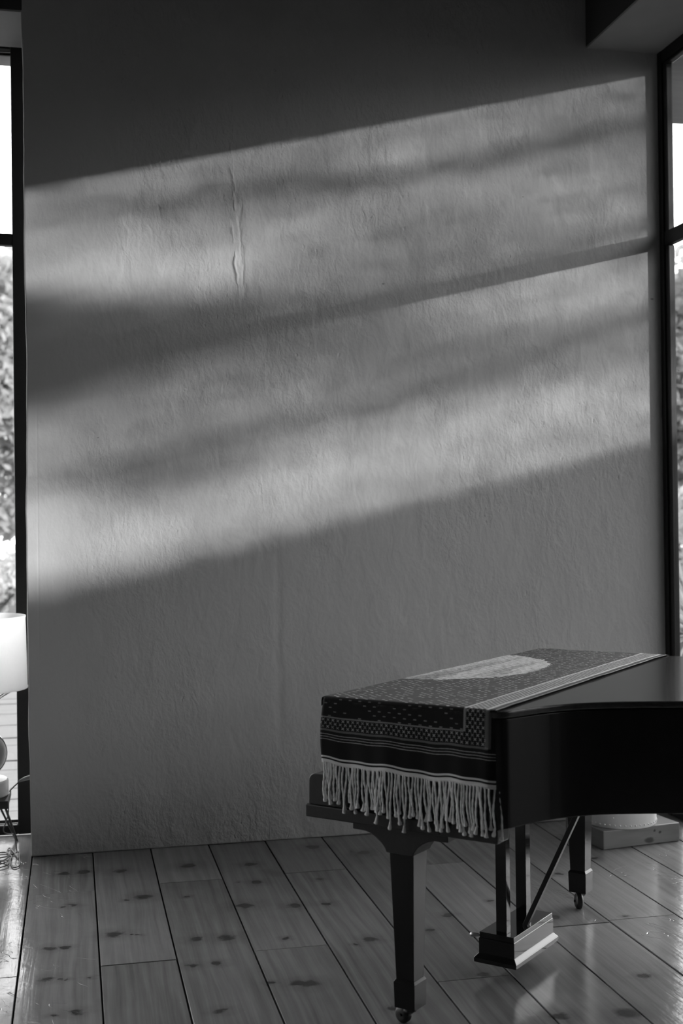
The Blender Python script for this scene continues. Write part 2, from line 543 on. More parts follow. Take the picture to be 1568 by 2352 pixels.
def prism(bm, outline, z0, z1):
    lo = [bm.verts.new((p[0], p[1], z0)) for p in outline]
    hi = [bm.verts.new((p[0], p[1], z1)) for p in outline]
    n = len(lo)
    bm.faces.new(lo[::-1]); bm.faces.new(hi)
    for i in range(n):
        bm.faces.new((lo[i], lo[(i+1) % n], hi[(i+1) % n], hi[i]))

def lathe(bm, prof, n=48, cx=0, cy=0):
    rings = []
    for r, z in prof:
        if r < 1e-6: rings.append([bm.verts.new((cx, cy, z))])
        else: rings.append([bm.verts.new((cx+r*math.cos(2*PI*k/n), cy+r*math.sin(2*PI*k/n), z)) for k in range(n)])
    for a, b in zip(rings, rings[1:]):
        for k in range(n):
            k2 = (k+1) % n
            if len(a) == 1 and len(b) == 1: continue
            if len(a) == 1: bm.faces.new((a[0], b[k], b[k2]))
            elif len(b) == 1: bm.faces.new((a[k], a[k2], b[0]))
            else: bm.faces.new((a[k], a[k2], b[k2], b[k]))

# ------------------------------------------------------------------ room shell
BY = 5.766                 # face of the back wall
XL, XR = -4.2, 2.93        # left wall, plane of the right window
YF = -3.0
ZC = 4.30
LZ = 3.845                 # lintel over the left opening

def back_wall():
    bm = bmesh.new()
    box(bm, -.2, 2.985, BY, BY+.40, 0, ZC)
    # soften and wave the free edge of the thick wall
    bmesh.ops.subdivide_edges(bm, edges=[e for e in bm.edges if abs(e.verts[0].co.z-e.verts[1].co.z) > 1], cuts=70, use_grid_fill=True)
    for v in bm.verts:
        if v.co.x < 0:
            v.co.x += .012*(mnoise.noise(Vector((0, v.co.y, v.co.z*1.1)))) + .004*mnoise.noise(Vector((3, 0, v.co.z*6)))
    o = build('wall_back', bm, 'wall', None, None, .007, 3)
    struct(o)
back_wall()
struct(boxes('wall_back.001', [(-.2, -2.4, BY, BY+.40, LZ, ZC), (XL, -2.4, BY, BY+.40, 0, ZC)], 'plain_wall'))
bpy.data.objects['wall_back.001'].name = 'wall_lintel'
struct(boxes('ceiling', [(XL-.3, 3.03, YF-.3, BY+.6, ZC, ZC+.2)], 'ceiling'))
# beam over the right window: face in darkened plaster, underside paler
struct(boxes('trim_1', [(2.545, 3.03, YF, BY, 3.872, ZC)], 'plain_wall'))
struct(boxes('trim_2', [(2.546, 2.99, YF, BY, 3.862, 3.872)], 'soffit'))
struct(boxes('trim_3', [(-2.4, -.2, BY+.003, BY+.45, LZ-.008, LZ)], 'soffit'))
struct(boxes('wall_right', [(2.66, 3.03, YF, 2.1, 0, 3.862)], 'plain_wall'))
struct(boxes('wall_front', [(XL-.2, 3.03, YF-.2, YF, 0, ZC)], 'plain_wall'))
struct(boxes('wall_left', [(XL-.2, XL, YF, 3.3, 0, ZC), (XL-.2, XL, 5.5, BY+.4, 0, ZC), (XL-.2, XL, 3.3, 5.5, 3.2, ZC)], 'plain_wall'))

def floor():
    bm = bmesh.new()
    lay = bm.verts.layers.float_vector.new('board')
    xs = list(SEAMS)
    while xs[-1] < 3.0: xs.append(xs[-1]+.268)
    while xs[0] > XL-.1: xs.insert(0, xs[0]-.266)
    joints = {-.458: [4.256], -.192: [5.175], .077: [4.285], .338: [5.205], .606: [4.30], .872: [5.215], 1.144: [3.866], 1.399: [4.9+.29, 2.9], 1.667: [4.28], 1.94: [5.2-.9], 2.214: [3.4]}
    rr = random.Random(5)
    for a, b in zip(xs, xs[1:]):
        js = None
        for k in joints:
            if abs(k-a) < .01: js = list(joints[k])
        if js is None: js = [rr.uniform(3.5, 5.4)]
        js = [YF]+sorted([js[0]-3.6, js[0]-1.85]+js)+[6.20]
        js = [j for j in js if YF <= j <= 6.2]
        for y0, y1 in zip(js, js[1:]):
            if y1-y0 < .01: continue
            g = .0029
            r1, r2 = rr.random(), rr.random()
            vs = box(bm, a+g, b-g, y0+.0018, y1-.0018, -.022, 0)
            for v in vs: v[lay] = (r1, r2, 0)
            dz = rr.uniform(-.0012, .0006)
            for v in vs[4:]: v.co.z += dz
    o = build('floor', bm, 'floor', None, None, .0016, 1)
    struct(o)
floor()
struct(boxes('floor_base', [(XL-.2, 3.03, YF, 6.2, -.12, -.023)], 'sub'))

# ------------------------------------------------------------------ windows
def left_window():
    w = empty('window_1', (-.25, 6.23, 0)); struct(w)
    ox, oy = -.25, 6.23
    x0, x1 = -2.45, -.15
    L = lambda b: (b[0]-ox, b[1]-ox, b[2]-oy, b[3]-oy, b[4], b[5])
    ins = -.272
    boxes('window_frame', [L(b) for b in [(ins, x1, 6.20, 6.25, 0, 3.9), (x0, x0+.06, 6.20, 6.25, 0, 3.9), (-1.36, -1.31, 6.20, 6.25, .047, 3.826),
           (x0+.06, ins, 6.202, 6.248, 3.826, 3.9), (x0+.06, ins, 6.202, 6.248, 0, .047), (x0+.06, -1.36, 6.203, 6.247, 2.868, 2.926), (-1.31, ins, 6.203, 6.247, 2.868, 2.926)]], 'frame', w, .004)
    boxes('glazing_bead', [L(b) for b in [(-1.31, ins, 6.25, 6.262, .047, .062), (-1.31, ins, 6.25, 6.262, 3.812, 3.826)]], 'frame_stop', w)
    for a, b in ((-1.31, ins), (x0+.06, -1.36)):
        for c, d in ((.047, 2.868), (2.926, 3.826)):
            boxes('pane', [L((a, b, 6.226, 6.230, c, d))], 'glass', w)
left_window()

def right_window():
    w = empty('window_2', (2.93, BY, 0)); struct(w)
    ox, oy = 2.93, BY
    L = lambda b: (b[0]-ox, b[1]-ox, b[2]-oy, b[3]-oy, b[4], b[5])
    y0 = 2.1
    boxes('window_frame', [L(b) for b in [(2.93, 2.98, 5.722, BY, 0, 3.862), (2.93, 2.98, y0, y0+.06, 0, 3.862),
           (2.932, 2.978, y0+.06, 5.722, 3.80, 3.862), (2.932, 2.978, y0+.06, 5.722, 0, .05), (2.935, 2.972, y0+.06, 5.722, 2.873, 2.945)]], 'frame', w, .004)
    boxes('glazing_bead', [L(b) for b in [(2.940, 2.975, 5.688, 5.722, .05, 2.873), (2.940, 2.975, 5.688, 5.722, 2.945, 3.80), (2.940, 2.975, y0+.06, 5.688, 3.786, 3.80)]], 'frame_stop', w, .005)
    for c, d in ((.05, 2.873), (2.945, 3.786)):
        boxes('pane', [L((2.955, 2.959, y0+.06, 5.688, c, d))], 'glass', w)
right_window()

def far_left_window():
    w = empty('window_3', (XL, 4.4, 0)); struct(w)
    ox, oy = XL, 4.4
    L = lambda b: (b[0]-ox, b[1]-ox, b[2]-oy, b[3]-oy, b[4], b[5])
    X0, X1 = XL-.12, XL-.06
    boxes('window_frame', [L(b) for b in [(X0, X1, 3.3, 3.36, 0, 3.2), (X0, X1, 5.44, 5.5, 0, 3.2), (X0, X1, 3.3, 5.5, 3.14, 3.2), (X0, X1, 3.3, 5.5, 0, .05)]], 'frame', w)
    boxes('pane', [L((XL-.092, XL-.088, 3.36, 5.44, .05, 3.14))], 'glass', w)
far_left_window()

# ------------------------------------------------------------------ outside
struct(boxes('ground', [(-60, 60, -60, 70, -.45, -.30)], 'ground'), 'ground outside, darkened to limit bounced light')
def deck():
    bm = bmesh.new()
    y = 6.27
    rr = random.Random(3)
    while y < 11.6:
        box(bm, -4.0, 1.2, y, y+.286, -.30, -.03+rr.uniform(-.004, .004))
        y += .294
    struct(build('deck', bm, 'deck', None, None, .004, 1), 'bleached deck boards outside the left window')
deck()
struct(boxes('eave', [(2.98, 3.80, YF-1, 7.07, 3.965, 4.12)], 'eave'), 'roof overhang outside the right window')
struct(boxes('eave.001', [(-4.6, 2.98, 6.17, 6.50, 3.85, 4.0)], 'eave'), 'roof overhang outside the left window')

def leaf_cards(pos, size, seed, jitter=.4, up=0.0, along=None, width=.26):
    """Mesh of small rhombic leaves centred on pos (n x 3)."""
    r = np.random.default_rng(seed)
    n = len(pos)
    d = r.normal(size=(n, 3)); d[:, 2] -= up
    if along is not None: d = d*np.array([.22, .22, .10])+np.array(along)
    d /= np.linalg.norm(d, axis=1)[:, None]
    a = r.normal(size=(n, 3)); s = np.cross(d, a); s /= np.linalg.norm(s, axis=1)[:, None]
    k = np.cross(d, s)
    L = size*(1+jitter*(r.random(n)-.5))[:, None]
    v = np.empty((n, 4, 3))
    v[:, 0] = pos-d*L*.5; v[:, 1] = pos+s*L*width+k*L*.06; v[:, 2] = pos+d*L*.5; v[:, 3] = pos-s*L*width+k*L*.06
    me = bpy.data.meshes.new('foliage')
    me.vertices.add(n*4); me.vertices.foreach_set('co', v.reshape(-1).astype(np.float32))
    me.loops.add(n*4); me.loops.foreach_set('vertex_index', np.arange(n*4, dtype=np.int32))
    me.polygons.add(n); me.polygons.foreach_set('loop_start', np.arange(0, n*4, 4, dtype=np.int32))
    me.update(calc_edges=True); me.validate()
    return me

# how much of the low sun the tree beyond the right window lets through, per column of its crown
# (distance along the boughs, [(height, light)])
CROWN = [(3.122,[(3.77,.026),(3.744,.156),(3.674,.305),(3.595,.328),(3.516,.223),(3.437,.283),(3.328,.402),(3.295,.188),(3.259,.054),(3.042,.054),(2.785,.065),(2.726,.171),(2.647,.305),(2.529,.328),(2.391,.456),(2.253,.578),(2.076,.61),(1.997,.402),(1.899,.171),(1.761,.141)]),
(3.049,[(3.76,.08),(3.73,.127),(3.66,.188),(3.581,.305),(3.482,.262),(3.422,.262),(3.313,.413),(3.244,.07),(3.026,.058),(2.768,.065),(2.709,.156),(2.63,.262),(2.472,.283),(2.373,.402),(2.235,.546),(2.077,.578),(1.978,.376),(1.88,.171)]),
(2.658,[(3.766,.032),(3.735,.156),(3.665,.205),(3.564,.171),(3.464,.223),(3.343,.376),(3.222,.429),(3.162,.076),(2.981,.061),(2.8,.076),(2.72,.162),(2.539,.205),(2.439,.205),(2.338,.141),(2.238,.171),(2.158,.376),(2.068,.485),(1.958,.188),(1.857,.122)]),
(2.254,[(3.772,.032),(3.731,.156),(3.67,.188),(3.567,.107),(3.486,.141),(3.343,.223),(3.261,.376),(3.138,.402),(3.077,.084),(2.893,.065),(2.812,.08),(2.73,.156),(2.547,.188),(2.404,.162),(2.282,.162),(2.201,.262),(2.099,.392),(1.977,.188),(1.855,.114)]),
(1.839,[(3.779,.032),(3.737,.141),(3.654,.141),(3.592,.102),(3.446,.114),(3.322,.254),(3.177,.188),(3.052,.181),(2.99,.098),(2.917,.114),(2.845,.089),(2.721,.102),(2.617,.162),(2.452,.195),(2.307,.216),(2.183,.352),(2.1,.352),(1.997,.156),(1.873,.112)]),
(1.41,[(3.775,.032),(3.743,.141),(3.617,.171),(3.532,.223),(3.469,.15),(3.363,.188),(3.258,.114),(3.132,.122),(3.005,.122),(2.9,.091),(2.753,.098),(2.564,.107),(2.459,.162),(2.291,.223),(2.165,.352),(2.081,.328),(1.997,.15),(1.871,.107)]),
(.968,[(3.782,.032),(3.739,.15),(3.621,.188),(3.471,.141),(3.364,.195),(3.235,.114),(3.085,.114),(2.978,.114),(2.786,.242),(2.701,.188),(2.615,.114),(2.444,.114),(2.316,.171),(2.188,.352),(2.082,.328),(1.996,.171),(1.869,.112)]),
(.512,[(3.782,.032),(3.734,.122),(3.56,.127),(3.429,.107),(3.277,.171),(3.081,.141),(2.951,.127),(2.799,.262),(2.668,.242),(2.56,.122),(2.365,.114),(2.256,.262),(2.126,.376),(2.039,.262),(1.953,.141),(1.823,.107)]),
(.089,[(3.775,.032),(3.727,.107),(3.483,.091),(3.307,.102),(3.108,.15),(2.954,.15),(2.788,.242),(2.645,.242),(2.513,.156),(2.315,.141),(2.205,.283),(2.095,.305),(2.007,.171),(1.875,.114)])]
AMB0, AMB1, FULL = .02, .10, .52
def crown_light(u, w):
    cols = CROWN[::-1]
    us = [c[0] for c in cols]
    u = min(max(u, us[0]), us[-1])
    i = 0
    while i < len(us)-2 and u > us[i+1]: i += 1
    t = (u-us[i])/(us[i+1]-us[i])
    def val(c):
        l = [p for p in c[1] if p[0] < 3.765 and p[0] > 2.03]
        ww = [p[0] for p in l][::-1]; vv = [p[1] for p in l][::-1]
        return float(np.interp(w, ww, vv))
    L = val(cols[i])*(1-t)+val(cols[i+1])*t
    amb = AMB0+(AMB1-AMB0)*min(max((3.77-w)/1.77, 0), 1)
    return min(max((L-amb)/FULL, .004), 1.0)

def leafy_tree():
    D0 = 8.0
    t = empty('leafy_tree', (XR+D0+.3, BY+1.5-D0, -.3))
    tag(t, 'tall leafy tree beyond the right window, its boughs shading the sunlit wall', 'tree')
    base = Vector(t.location)
    def at(u, w, D): return Vector((XR+D, BY-(u+D), w+SUN_SLOPE*D))
    bm = bmesh.new()
    tube(bm, [Vector((0, 0, 0)), Vector((.05, .02, 2.0)), Vector((-.02, 0, 4.3)), Vector((.1, 0, 6.6))], [.22, .17, .12, .05], 10)
    build('trunk', bm, 'bark', t, 60)
    for w0, w1, D in ((2.55, 2.35, D0), (2.98, 2.92, D0+.2), (3.45, 3.62, D0-.1)):
        bm = bmesh.new()
        pts = [at(-1.5, w0-.35, D)-base]+[at(u, w0+(w1-w0)*(u+.6)/4.2+.04*math.sin(u*2.3+D), D)-base for u in (-.6, .3, 1.2, 2.1, 3.0, 3.7)]
        tube(bm, spline(pts, 4), [.05-.0016*i for i in range(25)], 6)
        build('bough', bm, 'bark', t, 60)
    pos = []
    cell = .04
    size, wid = .17, .020
    proj_a = size*size*wid*.64*.75
    r = np.random.default_rng(11)
    for u in np.arange(-.6, 4.2, cell):
        for w in np.arange(1.98, 4.1, cell):
            T = crown_light(u, w)
            tau = -math.log(T)
            n = int(tau*cell*cell*.707/proj_a+r.random())
            for _ in range(n):
                D = D0+r.normal()*.55
                pos.append(at(u+r.random()*cell, w+r.random()*cell, D)-base)
    me = leaf_cards(np.array(pos), size, 12, along=(.0, 1.0, 0), width=wid)
    link('foliage', me, 'leaf_dark', t)
leafy_tree()

def hedge():
    t = empty('tall_hedge', (XR+14.4, -10.5, -.3))
    tag(t, 'tall dense clipped hedge far beyond the right window behind the tree', 'hedge')
    h = 2.03+SUN_SLOPE*13.6+.3
    boxes('hedge_core', [(-.5, .9, -7.5, 7.5, 0, h-.02)], 'hedge_core', t)
    r = np.random.default_rng(4)
    n = 9000
    p = np.stack([r.uniform(-.65, -.45, n), r.uniform(-7.5, 7.5, n), r.uniform(0, h, n)], 1)
    p2 = np.stack([r.uniform(-.6, .9, 9000), r.uniform(-7.5, 7.5, 9000), r.uniform(h-.05, h+.02, 9000)], 1)
    link('foliage', leaf_cards(np.concatenate([p, p2]), .06, 5), 'leaf_dark', t)
hedge()

def bush(name, label, cx, cy, z0, rx, ry, h, n, size, mat, seed, lumps=9, group=None):
    t = empty(name, (cx, cy, -.3)); tag(t, label, name, group)
    r = np.random.default_rng(seed)
    rr = random.Random(seed)
    bm = bmesh.new()
    for k in range(5):
        a = rr.uniform(0, 6.28)
        tube(bm, [(0.05*math.cos(a), .05*math.sin(a), 0), (.3*rx*math.cos(a), .3*ry*math.sin(a), h*.45), (.55*rx*math.cos(a), .55*ry*math.sin(a), h*.8)], [.05, .035, .012], 6)
    build('stem', bm, 'bark', t, 60)
    cs = []
    for k in range(lumps):
        a = r.uniform(0, 6.28); q = math.sqrt(r.uniform(0, 1))*.75
        cs.append((rx*q*math.cos(a), ry*q*math.sin(a), z0+h*r.uniform(.15, .85), r.uniform(.28, .5)))
    cs.append((0, 0, z0+h*.5, .6))
    pos = []
    per = n//len(cs)
    for x, y, z, s in cs:
        d = r.normal(size=(per, 3)); d /= np.linalg.norm(d, axis=1)[:, None]
        q = (.45+.55*r.random(per)**.5)[:, None]
        pos.append(np.array([x, y, z])+d*q*np.array([rx*s*1.2, ry*s*1.2, h*s*.62]))
    P = np.concatenate(pos)
    P = P[P[:, 2] > .05]
    link('foliage', leaf_cards(P, size, seed+1), mat, t)
    return t

bush('tree', 'hazy pale tree far off through the left window', -3.2, 47.0, 1.5, 5.0, 3.0, 10.2, 22000, .55, 'leaf_hazed', 21, 16)
bush('tree', 'hazy pale tree far to the left of the others, beyond the deck', -13.5, 45.0, 1.2, 5.2, 3.0, 9.4, 14000, .55, 'leaf_hazed', 22, 14)
bush('bush', 'low haze-paled bush at the end of the deck behind the lamp', -1.6, 22.5, .1, 2.2, 1.2, 1.5, 5000, .14, 'leaf_hazed', 23)
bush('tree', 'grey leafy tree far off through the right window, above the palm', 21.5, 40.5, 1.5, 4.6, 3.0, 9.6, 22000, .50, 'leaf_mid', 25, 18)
bush('bush', 'low grey bush behind the spiky palm outside the right window', 8.6, 16.5, .2, 1.9, 1.1, 2.2, 3600, .13, 'leaf_mid', 27)

def palm():
    t = empty('spiky_palm', (4.85, 9.0, -.3)); tag(t, 'spiky fan palm with long blades low outside the right window', 'palm')
    bm = bmesh.new(); tube(bm, [(0, 0, 0), (.01, 0, .45), (0, .01, .85)], [.13, .11, .07], 10); build('trunk', bm, 'bark', t, 60)
    rr = random.Random(2)
    for k in range(64):
        a = rr.uniform(0, 6.28); el = rr.uniform(-.35, 1.35); L = rr.uniform(.65, .95)
        d = Vector((math.cos(a)*math.cos(el), math.sin(a)*math.cos(el), math.sin(el)))
        s = d.cross(Vector((0, 0, 1))).normalized(); up = s.cross(d)
        bm = bmesh.new()
        o = Vector((0, 0, .85))
        prev = None
        for i in range(6):
            q = i/5
            c = o+d*(L*q)+Vector((0, 0, -.18*q*q*math.cos(el)))
            wd = .020*(1-q)**.6+.001
            row = [bm.verts.new(c-s*wd+up*.006), bm.verts.new(c-up*.002), bm.verts.new(c+s*wd+up*.006)]
            if prev:
                for j in (0, 1): bm.faces.new((prev[j], prev[j+1], row[j+1], row[j]))
            prev = row
        build('blade', bm, 'leaf_mid', t)
palm()

# ------------------------------------------------------------------ piano
PO = Vector((.948, 3.569, 0))
PA = .80162657
PROT = PI/2-PA                      # local x runs along the keyboard (away), local -y towards the tail
# local frame: x = P (away from camera along the keyboard), y = -Q (towards the player)
def grand_piano():
    t = empty('grand_piano', PO, PROT)
    tag(t, 'dark polished grand piano with closed lid standing on the boards', 'piano')
    Q = lambda p, q: (p, -q)
    # --- outline of the bent rim, player's treble corner first
    bent = [(-.100, .372), (-.0945, .385), (-.078, .397), (-.045, .4085), (-.012, .420), (.061, .4485), (.128, .488), (.179, .531), (.221, .579), (.257, .630), (.291, .682), (.334, .756),
            (.385, .865), (.44, .985), (.52, 1.10), (.64, 1.20), (.80, 1.27), (1.0, 1.30), (1.20, 1.26), (1.34, 1.15), (1.42, 1.0), (1.45, .84)]
    curve = spline([(p, q, 0) for p, q in bent], 5)
    rim = [(-.100, -.175)]+[(v.x, v.y) for v in curve]+[(1.45, -.175)]
    bm = bmesh.new()
    prism(bm, [Q(*v) for v in rim], .648, .951)
    build('case', bm, 'case', t, 35, .003, 2)
    # --- lid, a little proud of the rim
    c = Vector((.65, .45, 0))
    out = []
    n = len(rim)
    for i, v in enumerate(rim):
        a = Vector((*rim[i-1], 0)); b = Vector((*rim[(i+1) % n], 0)); p = Vector((*v, 0))
        tdir = (b-a).normalized(); nrm = Vector((tdir.y, -tdir.x, 0))
        if nrm.dot(p-c) < 0: nrm = -nrm
        out.append((p+nrm*.006))
    bm = bmesh.new()
    prism(bm, [Q(v.x, v.y) for v in out], .953, .9725)
    build('lid', bm, 'lid', t, 35, .005, 3)
    # --- keybed slab
    bm = bmesh.new(); box(bm, -.100, 1.45, -.19, .277, .605, .6435); box(bm, -.100, -.026, -.371, -.19, .605, .6435); box(bm, 1.376, 1.45, -.371, -.19, .605, .6435)
    build('keybed', bm, 'keybed', t, None, .004, 2)
    # --- arm blocks at both ends of the keyboard
    for x0, x1 in ((-.096, -.02), (1.37, 1.446)):
        prof = [(-.10, .6445), (-.10, .7375)]
        prof += [(-.243-.022*math.sin(a), .7155+.022*math.cos(a)) for a in [PI/2*k/6 for k in range(7)]]
        prof += [(-.266, .6445)]
        bm = bmesh.new()
        lo = [bm.verts.new((x0, -q, z)) for q, z in prof]; hi = [bm.verts.new((x1, -q, z)) for q, z in prof]
        bm.faces.new(lo); bm.faces.new(hi[::-1])
        for i in range(len(prof)): bm.faces.new((lo[i], lo[(i+1) % len(prof)], hi[(i+1) % len(prof)], hi[i]))
        build('arm_block', bm, 'keybed', t, 35, .002)
    # --- closed fallboard and key slip
    prof = [(-.178, .6445), (-.178, .79), (-.19, .787), (-.215, .765), (-.238, .735), (-.243, .70), (-.243, .6445)]
    bm = bmesh.new()
    lo = [bm.verts.new((-.019, -q, z)) for q, z in prof]; hi = [bm.verts.new((1.369, -q, z)) for q, z in prof]
    bm.faces.new(lo); bm.faces.new(hi[::-1])
    for i in range(len(prof)): bm.faces.new((lo[i], lo[(i+1) % len(prof)], hi[(i+1) % len(prof)], hi[i]))
    build('fallboard', bm, 'lid', t, 50)
    bm = bmesh.new(); box(bm, -.018, 1.368, .245, .262, .6445, .690); build('key_slip', bm, 'keybed', t, None, .002)
    # --- legs with bracket, foot and caster
    def leg(pc, qc, rot, wheel, ztop=.604, wr=1.0):
        def loc(p, q): return (pc+p, -(qc+q))
        prof = [(-.163, ztop), (-.163, .574), (-.128, .572)]
        cx_, cz, R = -.105, .515, .055
        prof += [(-.1215+.0815*(1-math.cos(a)) , .572-.052*math.sin(a)*(1.0)) for a in [PI/2*k/8 for k in range(9)]][1:]
        left = [(-.163, ztop), (-.163, .574), (-.118, .573), (-.098, .568), (-.078, .558), (-.062, .545), (-.051, .531), (-.045, .519)]
        prof = left+[(-q, z) for q, z in left[::-1]]
        bm = bmesh.new()
        lo = [bm.verts.new((*loc(-.052, q), z)) for q, z in prof]; hi = [bm.verts.new((*loc(.052, q), z)) for q, z in prof]
        bm.faces.new(lo); bm.faces.new(hi[::-1])
        for i in range(len(prof)): bm.faces.new((lo[i], lo[(i+1) % len(prof)], hi[(i+1) % len(prof)], hi[i]))
        br = build('leg_bracket', bm, 'keybed', t, 40, .002)
        bm = bmesh.new()
        def sq(h, z): return [bm.verts.new((*loc(a*h, b*h), z)) for a, b in ((-1, -1), (1, -1), (1, 1), (-1, 1))]
        rings = [sq(.041, .522), sq(.0302, .140)]
        for a, b in zip(rings, rings[1:]):
            for i in range(4): bm.faces.new((a[i], a[(i+1) % 4], b[(i+1) % 4], b[i]))
        bm.faces.new(rings[0]); bm.faces.new(rings[-1][::-1])
        lg = build('leg', bm, 'leg_satin', t, None, .002)
        bm = bmesh.new()
        rings = [sq(.0302, .1435), sq(.0362, .1345), sq(.0345, .058)]
        for a, b in zip(rings, rings[1:]):
            for i in range(4): bm.faces.new((a[i], a[(i+1) % 4], b[(i+1) % 4], b[i]))
        bm.faces.new(rings[0]); bm.faces.new(rings[-1][::-1])
        build('foot_block', bm, 'leg_satin', lg, None, .0015)
        # caster: forked housing, wheel with hub
        wp, wq = wheel
        wx, wy = loc(wp, wq)
        ax = Vector((math.cos(rot), math.sin(rot), 0))
        bm = bmesh.new()
        cxy = loc(0, 0)
        tube(bm, [(cxy[0], cxy[1], .060), (cxy[0], cxy[1], .044)], .019, 14)
        mid = (Vector((cxy[0], cxy[1], .048))+Vector((wx, wy, .032)))/2
        tube(bm, [Vector((cxy[0], cxy[1], .050)), mid, Vector((wx, wy, .030))], [.016, .014, .010], 8)
        cs = build('caster', bm, 'iron', lg, 50)
        bm = bmesh.new()
        prof_w = [(.007, -.014), (.017, -.015), (.0225, -.012), (.0255, -.008), (.0255, .008), (.0225, .012), (.017, .015), (.007, .014)]
        rings = []
        s1 = Vector((-ax.y, ax.x, 0)); s2 = Vector((0, 0, 1))
        C = Vector((wx, wy, .0256*wr))
        for rad, d in prof_w:
            rings.append([bm.verts.new(C+ax*d+(s1*math.cos(2*PI*k/24)+s2*math.sin(2*PI*k/24))*rad*wr) for k in range(24)])
        for a, b in zip(rings, rings[1:]):
            for k in range(24): bm.faces.new((a[k], a[(k+1) % 24], b[(k+1) % 24], b[k]))
        bm.faces.new(rings[0][::-1]); bm.faces.new(rings[-1])
        tube(bm, [C-ax*.019, C+ax*.019], .005, 10)
        build('caster_wheel', bm, 'iron', lg, 40)
    leg(.004, .024, math.radians(-9), (.008, -.029))
    leg(1.33, .010, math.radians(123), (-.034, .006), wr=1.14)
    leg(.92, 1.08, PI*.3, (.02, .02), .647)
    # --- pedal lyre
    bm = bmesh.new()
    p0, p1, q0, q1 = .462, .770, .016, .144
    def ring(o, z): return [bm.verts.new((p, -q, z)) for p, q in ((p0-o, q0-o), (p1+o, q0-o), (p1+o, q1+o), (p0-o, q1+o))]
    rs = [ring(.012, .050), ring(.013, .064), ring(.011, .067), ring(.001, .078), ring(0, .080), ring(0, .128), ring(-.002, .130), ring(-.002, .147)]
    for a, b in zip(rs, rs[1:]):
        for i in range(4): bm.faces.new((a[i], a[(i+1) % 4], b[(i+1) % 4], b[i]))
    bm.faces.new(rs[0][::-1]); bm.faces.new(rs[-1])
    ly = build('lyre_box', bm, 'leg', t, None, .0015)
    for a, b in ((.482, .514), (.632, .670)):
        bm = bmesh.new(); box(bm, a, b, -.108, -.070, .1465, .648); build('lyre_post', bm, 'leg', t, None, .002)
    bm = bmesh.new()
    for a in (.606,):
        A = Vector((a, -.118, .146)); B = Vector((a, -.36, .648))
        d = (B-A).normalized(); s = Vector((1, 0, 0)); n_ = s.cross(d)
        vs = []
        for P_ in (A, B):
            for i, j in ((-1, -1), (1, -1), (1, 1), (-1, 1)): vs.append(bm.verts.new(P_+s*.010*i+n_*.008*j))
        bm.faces.new(vs[:4][::-1]); bm.faces.new(vs[4:])
        for i in range(4): bm.faces.new((vs[i], vs[(i+1) % 4], vs[4+(i+1) % 4], vs[4+i]))
    build('lyre_brace', bm, 'keybed', t, None, .001)
    for k, pp in enumerate((.545,)):
        bm = bmesh.new()
        pts = spline([(pp, -q0+.002, .104), (pp, -q0+.022, .105), (pp, -q0+.050, .105), (pp, -q0+.076, .1025)], 4)
        tube(bm, pts, [.0065, .0062, .0058, .0055, .0052, .005, .005, .0055, .0065, .0078, .0085, .0078, .004], 10)
        build('pedal', bm, 'brass', t, 60)
    return t
grand_piano()

